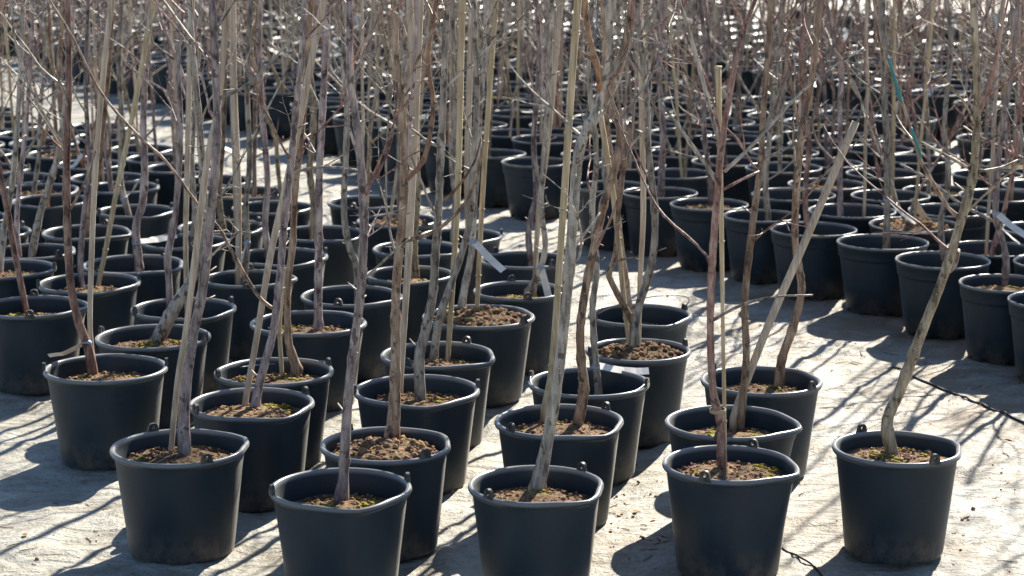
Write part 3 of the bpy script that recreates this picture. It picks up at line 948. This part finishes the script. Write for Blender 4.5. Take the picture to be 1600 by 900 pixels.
def build_near(key, d, seed):
    rng = random.Random(seed)
    c, t = on_z(d['u'], d['v'], RIM_Z)
    s = min(1.06, max(0.9, d['w'] * t / FPX / 0.36)) if d['w'] else rng.uniform(0.97, 1.02)
    root = thing('potted_sapling', d['label'], 'potted tree', (c.x, c.y, 0), 0, 'bare saplings in black pots')
    placed.append((c.x, c.y))
    bucket = d['kind'] == 'bucket'
    ang = R(d['ang'] if d['ang'] is not None else rng.uniform(0, 360))
    pot = obj('bucket' if bucket else 'pot', rng.choice(BUCKETS if bucket else NURSERY), root)
    pot.scale = (s, s, 1)
    pot.rotation_euler = (0, 0, ang)
    if bucket:
        for q in (0, math.pi):
            lg = obj('lug', LUG, pot, (0.1755 * math.cos(q), 0, 0.276))
            lg.rotation_euler = (0, 0, q)
            lg.scale = (1.0, 0.95, 1.0)
        if d['handle'] is not None:
            obj('handle', HANDLES[d['handle']], pot)
    zs = RIM_Z - d['depth']
    k = (0.150 + (0.158 - 0.150) * (zs - 0.14) / 0.07) / 0.160 * s * 1.005
    so = obj('soil', SOILS[d['soil']], root, (0, 0, zs))
    so.scale = (k, k, 1)
    so.rotation_euler = (0, 0, rng.uniform(0, 6.28))
    O = Vector((c.x, c.y, 0))

    def path(st, cont, y0=None, back=False):
        """pixel stem to world points and radii; grows on above the frame when cont"""
        b0, _ = on_z(st[0][0], st[0][1], zs)
        off = b0 - Vector((c.x, c.y, zs))
        if y0 is None:
            if off.length > 0.12 * s:
                b0 = Vector((c.x, c.y, zs)) + off * (0.12 * s / off.length)
            Y = b0.y
        else:
            Y = y0
        pts, rad = [], []
        lean = rng.uniform(0.05, 0.09) if back else rng.uniform(-0.05, 0.03)
        for i, (u, v, w) in enumerate(st):
            yy = Y + lean * min(1.0, i / 3)
            p, tt = at(u, v, yy)
            pts.append(p)
            rad.append(w * 0.44 * tt / FPX)
        if y0 is None:
            pts.insert(0, pts[0] - Vector((0, 0, 0.04)))
            rad.insert(0, rad[0] * 1.1)
        if cont:
            dd = (pts[-1] - pts[-2]).normalized()
            r_ = rad[-1]
            top = rng.uniform(1.75, 2.15)
            while pts[-1].z < top:
                dd = (dd + Vector((rng.gauss(0, .07), rng.gauss(0, .07), 0.12))).normalized()
                pts.append(pts[-1] + dd * 0.12)
                r_ *= 0.9
                rad.append(r_)
        return pts, rad

    trunks = []
    for si, (bk, st) in enumerate(d['stems']):
        pts, rad = path(st, True)
        tp, tr = catmull(pts, rad, 0.02)
        mb = MB()
        q = [p - O for p in tp]
        mb.tube(q, trunk_radii(tr, rng), 10)
        # leaf scars and short spurs up the stem
        for i in range(8, len(q) - 2):
            if rng.random() < 0.09:
                dd = (q[i + 1] - q[i]).normalized()
                side = dd.cross(Vector((rng.gauss(0, 1), rng.gauss(0, 1), rng.gauss(0, 1)))).normalized()
                L = rng.choice([0.008, 0.012, 0.03]) + tr[i]
                mb.tube([q[i], q[i] + (side + dd * .5) * L], [0.0032, 0.002], 5)
        tk = obj('trunk', mb.mesh('trunk', [BARK[bk]]), root)
        trunks.append((tk, tp, tr, bk))
    for bi, br in enumerate(d['branches']):
        host, bk, st = br
        tk, tp, tr, hb = trunks[host]
        pts, rad = [], []
        y0 = min(tp, key=lambda p: (to_px(p)[0] - st[0][0]) ** 2 + (to_px(p)[1] - st[0][1]) ** 2).y
        dy = rng.uniform(-.12, .12)
        for i, (u, v, w) in enumerate(st):
            p, tt = at(u, v, y0 + dy * i / len(st))
            pts.append(p - O)
            rad.append(w * 0.44 * tt / FPX)
        if st[-1][1] <= 10:
            dd = (pts[-1] - pts[-2]).normalized()
            for _ in range(4):
                dd = (dd + Vector((rng.gauss(0, .1), rng.gauss(0, .1), 0.1))).normalized()
                pts.append(pts[-1] + dd * .1)
                rad.append(rad[-1] * .8)
        bp, brr = catmull(pts, rad, 0.025)
        mb = MB()
        mb.tube(bp, trunk_radii(brr, rng), 7)
        for i in range(3, len(bp) - 1):
            if rng.random() < 0.16:
                dd = (bp[i] - bp[i - 1]).normalized()
                side = dd.cross(Vector((rng.gauss(0, 1), rng.gauss(0, 1), rng.gauss(0, 1)))).normalized()
                if rng.random() < 0.16:
                    branch_into(mb, bp[i], dd * .7 + side, rng.uniform(.08, .22), brr[i] * .6, rng, 0.03, 4, 0)
                else:
                    L = rng.uniform(.006, .022)
                    mb.tube([bp[i], bp[i] + (dd * .5 + side) * L], [brr[i] * .6, brr[i] * .5], 4)
        obj('branch', mb.mesh('branch', [BARK[bk]]), tk)
    # side branches above knee height that the trace does not follow one by one
    for tk, tp, tr, bk in trunks:
        idx = [i for i, p in enumerate(tp) if p.z > (0.72 if bucket else 0.5)]
        nb = rng.randint(6, 9) if bucket else rng.randint(8, 11)
        if not idx:
            continue
        for k in range(nb):
            i = idx[int((len(idx) - 1) * (k + rng.random()) / nb)]
            a = rng.uniform(0, 6.28)
            mb = MB()
            branch_into(mb, tp[i] - O, Vector((math.cos(a), math.sin(a), rng.uniform(0.5, 1.6))), rng.uniform(.2, .7), min(0.0036, tr[i] * rng.uniform(.28, .5)), rng, 0.035, 5, rng.randint(2, 4))
            obj('branch', mb.mesh('branch', [BARK[rng.choice([bk, 'grey', 'red'])]]), tk)
    for wd, st in d['stakes']:
        pts, rad = path(st, st[-1][1] <= 5, None, True)
        if st[-1][1] <= 5:
            # a straight stick: keep the last traced direction
            i = len(st)
            dd = (pts[i] - pts[i - 1]).normalized()
            pts = pts[:i + 1] + [pts[i] + dd * 0.2]
            rad = rad[:i + 1] + [rad[i]]
        tp, tr = catmull(pts, rad, 0.05)
        mb = MB()
        mb.tube([p - O for p in tp], tr, 8)
        if wd is CANE:
            for i in range(4, len(tp), 5):
                mb.tube([tp[i] - O - Vector((0, 0, .003)), tp[i] - O + Vector((0, 0, .003))], [tr[i] * 1.25] * 2, 8)
        obj('stake', mb.mesh('stake', [wd]), root)
    if d['tag']:
        tu, tv, tang, host, tilt = d['tag']
        tk, tp, tr, bk = trunks[host]
        j = min(range(len(tp)), key=lambda i: (to_px(tp[i])[0] - tu) ** 2 + (to_px(tp[i])[1] - tv) ** 2)
        tg = obj('plant_tag', rng.choice(TAGS), root, tp[j] - O)
        tg.rotation_euler = (R(35), R(tilt), R(tang))
        obj('tie', ring_mesh(tr[j] * 1.05, 0.012, TIE, 'tie'), tg).rotation_euler = (0, R(-tilt), 0)
    if d['extra'] == 'twine':
        tk, tp, tr, bk = trunks[0]
        p = point_on(tp, 0.40)
        o = obj('tie', ring_mesh(0.019, 0.01, TWINE, 'tie'), root, p - O)
    if d['extra'] == 'tape':
        tk = trunks[0][0]
        y0 = trunks[0][1][len(trunks[0][1]) // 2].y
        mb = MB()
        for seq, rr in (([(1388, 90), (1396, 118), (1404, 146), (1409, 160)], [0.0035, 0.0045, 0.005, 0.003]), ([(1424, 200), (1433, 226), (1439, 246)], [0.003, 0.0042, 0.003])):
            mb = MB()
            tp, tr = catmull([at(u, v, y0)[0] - O for u, v in seq], rr, 0.008)
            mb.tube(tp, [r_ * (1 + rng.gauss(0, .16)) for r_ in tr], 6)
            obj('tape', mb.mesh('tape', [TAPE]), root)
    return root


for n_, (key, d) in enumerate(NEAR.items()):
    build_near(key, d, 100 + n_)

# ------------------------------------------------------------------ the rows behind, by rows along the sandy path
TREES = []
for s_ in range(12):
    tb, brs = generic_tree(500 + s_)
    TREES.append((tb.mesh('trunk', [BARK['grey']]), [b_.mesh('branch', [BARK['grey']]) for b_ in brs]))
TREES_FAR = [generic_tree(600 + s_, True)[0] for s_ in range(12)]
TREES_FAR_ME = [tb.mesh('trunk', [BARK['grey']]) for tb in TREES_FAR]
STAKES = [stake_builder(700 + s_, 7).mesh('stake', [STAKE]) for s_ in range(6)]
BK = ['purple', 'red', 'grey', 'grey', 'brown', 'olive', 'purple', 'grey']
ORD = 'first second third fourth fifth sixth seventh eighth ninth tenth eleventh twelfth thirteenth fourteenth fifteenth sixteenth seventeenth eighteenth nineteenth twentieth'.split()


def in_frame(x, y, margin=0.0):
    return abs(x) < 0.2395 * (y + 0.2) + margin


def free(x, y, dmin=0.345):
    return all((x - a) ** 2 + (y - b_) ** 2 > dmin * dmin for a, b_ in placed)


def place(x, y, kind, label, group, rng, detail, p_stake=0.5, p_tag=0.3):
    root = thing('potted_sapling', label, 'potted tree', (x, y, 0), 0, group)
    placed.append((x, y))
    s = rng.uniform(0.92, 1.05) if kind == 'pot' else rng.uniform(0.96, 1.02)
    pot = obj('bucket' if kind == 'bucket' else 'pot', rng.choice(BUCKETS if kind == 'bucket' else NURSERY), root)
    pot.scale = (s, s, s * rng.uniform(0.97, 1.03))
    pot.rotation_euler = (0, 0, rng.uniform(0, 6.28))
    if kind == 'bucket' and detail:
        for q in (0, math.pi):
            lg = obj('lug', LUG, pot, (0.1755 * math.cos(q), 0, 0.276))
            lg.rotation_euler = (0, 0, q)
            lg.scale = (1.0, 0.95, 1.0)
    zs = RIM_Z * s - rng.uniform(0.03, 0.10)
    so = obj('soil', rng.choice(SOILS if detail else SOILS_FAR), root, (0, 0, zs))
    k = 0.97 * s * (0.95 + 0.6 * (zs - 0.2))
    so.scale = (k, k, 1)
    so.rotation_euler = (0, 0, rng.uniform(0, 6.28))
    a = rng.uniform(0, 6.28)
    bk = BARK[rng.choice(BK)]
    sz = rng.uniform(0.85, 1.15)
    tilt = (rng.gauss(0, .045), rng.gauss(0, .045), a)
    if detail:
        tm, bms = rng.choice(TREES)
        tk = obj('trunk', tm, root, (rng.uniform(-.04, .04), rng.uniform(-.04, .04), zs))
        recolor(tk, bk)
        for bm in bms:
            recolor(obj('branch', bm, tk), rng.choice([bk, bk, BARK['red'], BARK['grey']]))
    else:
        tk = obj('trunk', rng.choice(TREES_FAR_ME), root, (rng.uniform(-.04, .04), rng.uniform(-.04, .04), zs))
        recolor(tk, bk)
    tk.scale = (sz, sz, sz)
    tk.rotation_euler = tilt
    if rng.random() < p_stake:
        st = obj('stake', rng.choice(STAKES), root, (0, 0, zs))
        st.rotation_euler = (0, 0, rng.uniform(0, 6.28))
        if rng.random() < .3:
            recolor(st, CANE)
    if rng.random() < p_tag:
        tg = obj('plant_tag', rng.choice(TAGS), root, (tk.location.x, tk.location.y, zs + rng.uniform(.10, .5)))
        tg.rotation_euler = (rng.uniform(-.6, .6), rng.uniform(-.5, .9), rng.uniform(0, 6.28))
        if kind == 'pot':
            tg.scale = (1.1, 1.1, 1)
    return root


rng = random.Random(42)
# the bucket block continues up the side of the path
edge_a, edge_b = Vector((0.42, 6.96)), Vector((-0.65, 9.30))
pd = (edge_b - edge_a).normalized()            # along the path, away from the camera
pn = Vector((pd.y, -pd.x))                     # across the path, towards the nursery pots
cands = []
for j in range(0, 12):
    for i in range(-6, 30):
        p = edge_a - pn * (0.41 * j) + pd * (0.43 * i + 0.12 * (j % 2)) + Vector((rng.gauss(0, .025), rng.gauss(0, .025)))
        if p.y > 7.2 and p.y < 13.9 and not (p.y > 9.5 and p.x > -0.75 - (p.y - 9.5) * 0.62) and not (p.x > -2.2 and p.y > 12.4) and in_frame(p.x, p.y, 0.25) and to_px((p.x, p.y, RIM_Z))[1] < 425:
            cands.append((j, p.x, p.y))
rows = {}
for j, x, y in cands:
    if free(x, y):
        rows.setdefault(j, []).append((y, x))
        placed.append((x, y))
placed_rows = list(rows.items())
for j, lst in placed_rows:
    lst.sort()
    for i, (y, x) in enumerate(lst):
        placed.remove((x, y))
        det = y < 11.0
        row = ORD[j] if j < len(ORD) else 'last'
        lab = f'bare sapling in black bucket, {ORD[min(i, 19)]} back in the {row} row in from the path'
        place(x, y, 'bucket', lab, 'bare saplings in black buckets behind the front clump', rng, det, 0.75)

# nursery pots across the path, in blocks of rows with an aisle between the blocks
redge = Vector((1.76, 7.51))
rd = (Vector((0.11, 10.65)) - redge).normalized()
rn = Vector((rd.y, -rd.x))
grid = []
off = 0.0
for j in range(0, 46):
    if j:
        off += 0.43
        if j % 7 == 0:
            off += 0.75
    for i in range(-24, 60):
        p = redge + rn * off + rd * (0.44 * i + 0.2 * (j % 2)) + Vector((rng.gauss(0, .03), rng.gauss(0, .03)))
        if 7.0 < p.y < (27.0 if p.x < 2.4 else 21.5) and in_frame(p.x, p.y, 1.0 if p.x > 0 and p.y < 12 else 0.35):
            if j == 0 and p.y < 10.8:
                continue
            grid.append((p.y, p.x, j))
grid.sort()
keep = []
for y, x, j in grid:
    if free(x, y, 0.36):
        keep.append((y, x, j))
        placed.append((x, y))
for y, x, j in keep:
    placed.remove((x, y))
n_have = len([o for o in bpy.data.objects if o.name.startswith('potted_sapling')])
n_ind = max(0, 300 - n_have)
ind, rest = keep[:n_ind], keep[n_ind:]
byrow = {}
for y, x, j in ind:
    byrow.setdefault(j, []).append((y, x))
for j, lst in byrow.items():
    for i, (y, x) in enumerate(lst):
        row = ORD[j] if j < 20 else 'far'
        lab = f'bare sapling in black nursery pot, {ORD[min(i, 19)]} back in the {row} row across the path'
        place(x, y, 'pot', lab, 'bare saplings in nursery pots across the path', rng, y < 11.0, 0.6, 0.5)

# the farthest rows, blurred together: one mass
far = MB()
mats = [PLASTIC, SOIL, STAKE, TAG] + [BARK[k] for k in ('purple', 'grey', 'red', 'brown')]
seg = 20
fp = [(0.122, 0.0), (0.131, 0.003), (0.163, 0.212), (0.170, 0.225), (0.176, 0.270), (0.1805, 0.2755), (0.176, 0.2803), (0.171, 0.27), (0.160, 0.2)]
for y, x, j in rest:
    vs = [(x + r * math.cos(6.28318 * k / seg), y + r * math.sin(6.28318 * k / seg), z) for r, z in fp for k in range(seg)]
    fs = [(i * seg + k, i * seg + (k + 1) % seg, (i + 1) * seg + (k + 1) % seg, (i + 1) * seg + k) for i in range(len(fp) - 1) for k in range(seg)]
    far.add(vs, fs, 0)
    far.add([(x + 0.163 * math.cos(6.28318 * k / seg), y + 0.163 * math.sin(6.28318 * k / seg), 0.215) for k in range(seg)], [tuple(range(seg))], 1)
    tb = rng.choice(TREES_FAR)
    a, sz = rng.uniform(0, 6.28), rng.uniform(.85, 1.15)
    ca, sa = math.cos(a) * sz, math.sin(a) * sz
    far.add([(x + q[0] * ca - q[1] * sa, y + q[0] * sa + q[1] * ca, 0.215 + q[2] * sz) for q in tb.v], tb.f, rng.choice([4, 5, 5, 6, 7]))
    if rng.random() < .35:
        sb = stake_builder(rng.randint(0, 10 ** 6), 5)
        far.add([(x + q[0], y + q[1], .215 + q[2]) for q in sb.v], sb.f, 2)
fo = obj('far_sapling_rows', far.mesh('far_sapling_rows', mats))
fo['kind'] = 'stuff'
fo['label'] = 'blurred farthest rows of bare saplings in black pots'
print('near', len(NEAR), 'individual', n_have + len(ind), 'rest', len(rest))

# ------------------------------------------------------------------ small things on the ground
def ground_line(name, px, r, mat, label, cat):
    pts = []
    for u, v in px:
        p, _ = on_z(u, v, 0)
        p.z = ground_height(p.x, p.y) + r * 0.8
        pts.append(p)
    tp, tr = catmull(pts, [r] * len(pts), 0.03)
    for p in tp:
        p.z = ground_height(p.x, p.y) + r * 0.9
    mb = MB()
    mb.tube(tp, tr, 8)
    o = obj(name, mb.mesh(name, [mat]))
    o['label'], o['category'] = label, cat


ground_line('hose', [(1395, 572), (1440, 592), (1490, 613), (1545, 637), (1600, 662), (1680, 700)], 0.004, HOSE, 'thin black hose lying across the pale ground past the lone pot', 'hose')
ground_line('cable', [(1214, 846), (1232, 862), (1252, 876), (1275, 888), (1296, 906)], 0.003, HOSE, 'short black cable on the ground between the two end pots', 'cable')

crumbs = MB()
rng = random.Random(77)
for (u, v, su, sv, n) in ((960, 790, 60, 50, 170), (1000, 850, 60, 30, 90), (690, 800, 30, 40, 60), (1540, 800, 60, 70, 160), (1100, 500, 140, 60, 90), (1270, 740, 60, 50, 80), (330, 870, 90, 20, 40), (90, 830, 80, 40, 40), (1450, 640, 120, 40, 60)):
    for _ in range(n // 2):
        p, _t = on_z(rng.gauss(u, su), rng.gauss(v, sv), 0)
        s = rng.choice([.001, .0015, .002, .003, .005]) * rng.uniform(.8, 1.3)
        crumbs.lump((p.x, p.y, ground_height(p.x, p.y) + s * .3), s, rng, rng.choice([0, 1, 1]))
for _ in range(70):
    u, v = rng.choice([(rng.uniform(1240, 1600), rng.uniform(560, 890)), (rng.uniform(880, 1060), rng.uniform(740, 890)), (rng.uniform(0, 180), rng.uniform(760, 890)), (rng.uniform(1050, 1450), rng.uniform(480, 600))])
    p, _t = on_z(u, v, 0)
    a, L = rng.uniform(0, 3.14), rng.uniform(.015, .07)
    pts = []
    for k in range(4):
        x, y = p.x + math.cos(a) * L * k / 3, p.y + math.sin(a) * L * k / 3
        pts.append(Vector((x + rng.gauss(0, .002), y + rng.gauss(0, .002), ground_height(x, y) + .0025)))
    crumbs.tube(pts, [.0012, .0014, .0013, .0008], 4, rng.choice([0, 1]))
for _ in range(26):
    p, _t = on_z(rng.uniform(0, 1600), rng.uniform(560, 890), 0)
    s, a = rng.uniform(.010, .02), rng.uniform(0, 6.28)
    z = ground_height(p.x, p.y) + .003
    q = [(-1, 0, .2), (-.3, .45, .35), (.5, .35, .25), (1, 0, .4), (.5, -.35, .1), (-.3, -.45, .15)]
    crumbs.add([(p.x + (x * math.cos(a) - y * math.sin(a)) * s, p.y + (x * math.sin(a) + y * math.cos(a)) * s, z + h * s * .6) for x, y, h in q], [(0, 1, 2, 3), (0, 3, 4, 5)], 1)
co = obj('soil_crumbs', crumbs.mesh('soil_crumbs', [SOIL, CHIP]))
co['kind'] = 'stuff'
co['label'] = 'crumbs of soil, bark and dry twigs scattered over the pale ground'
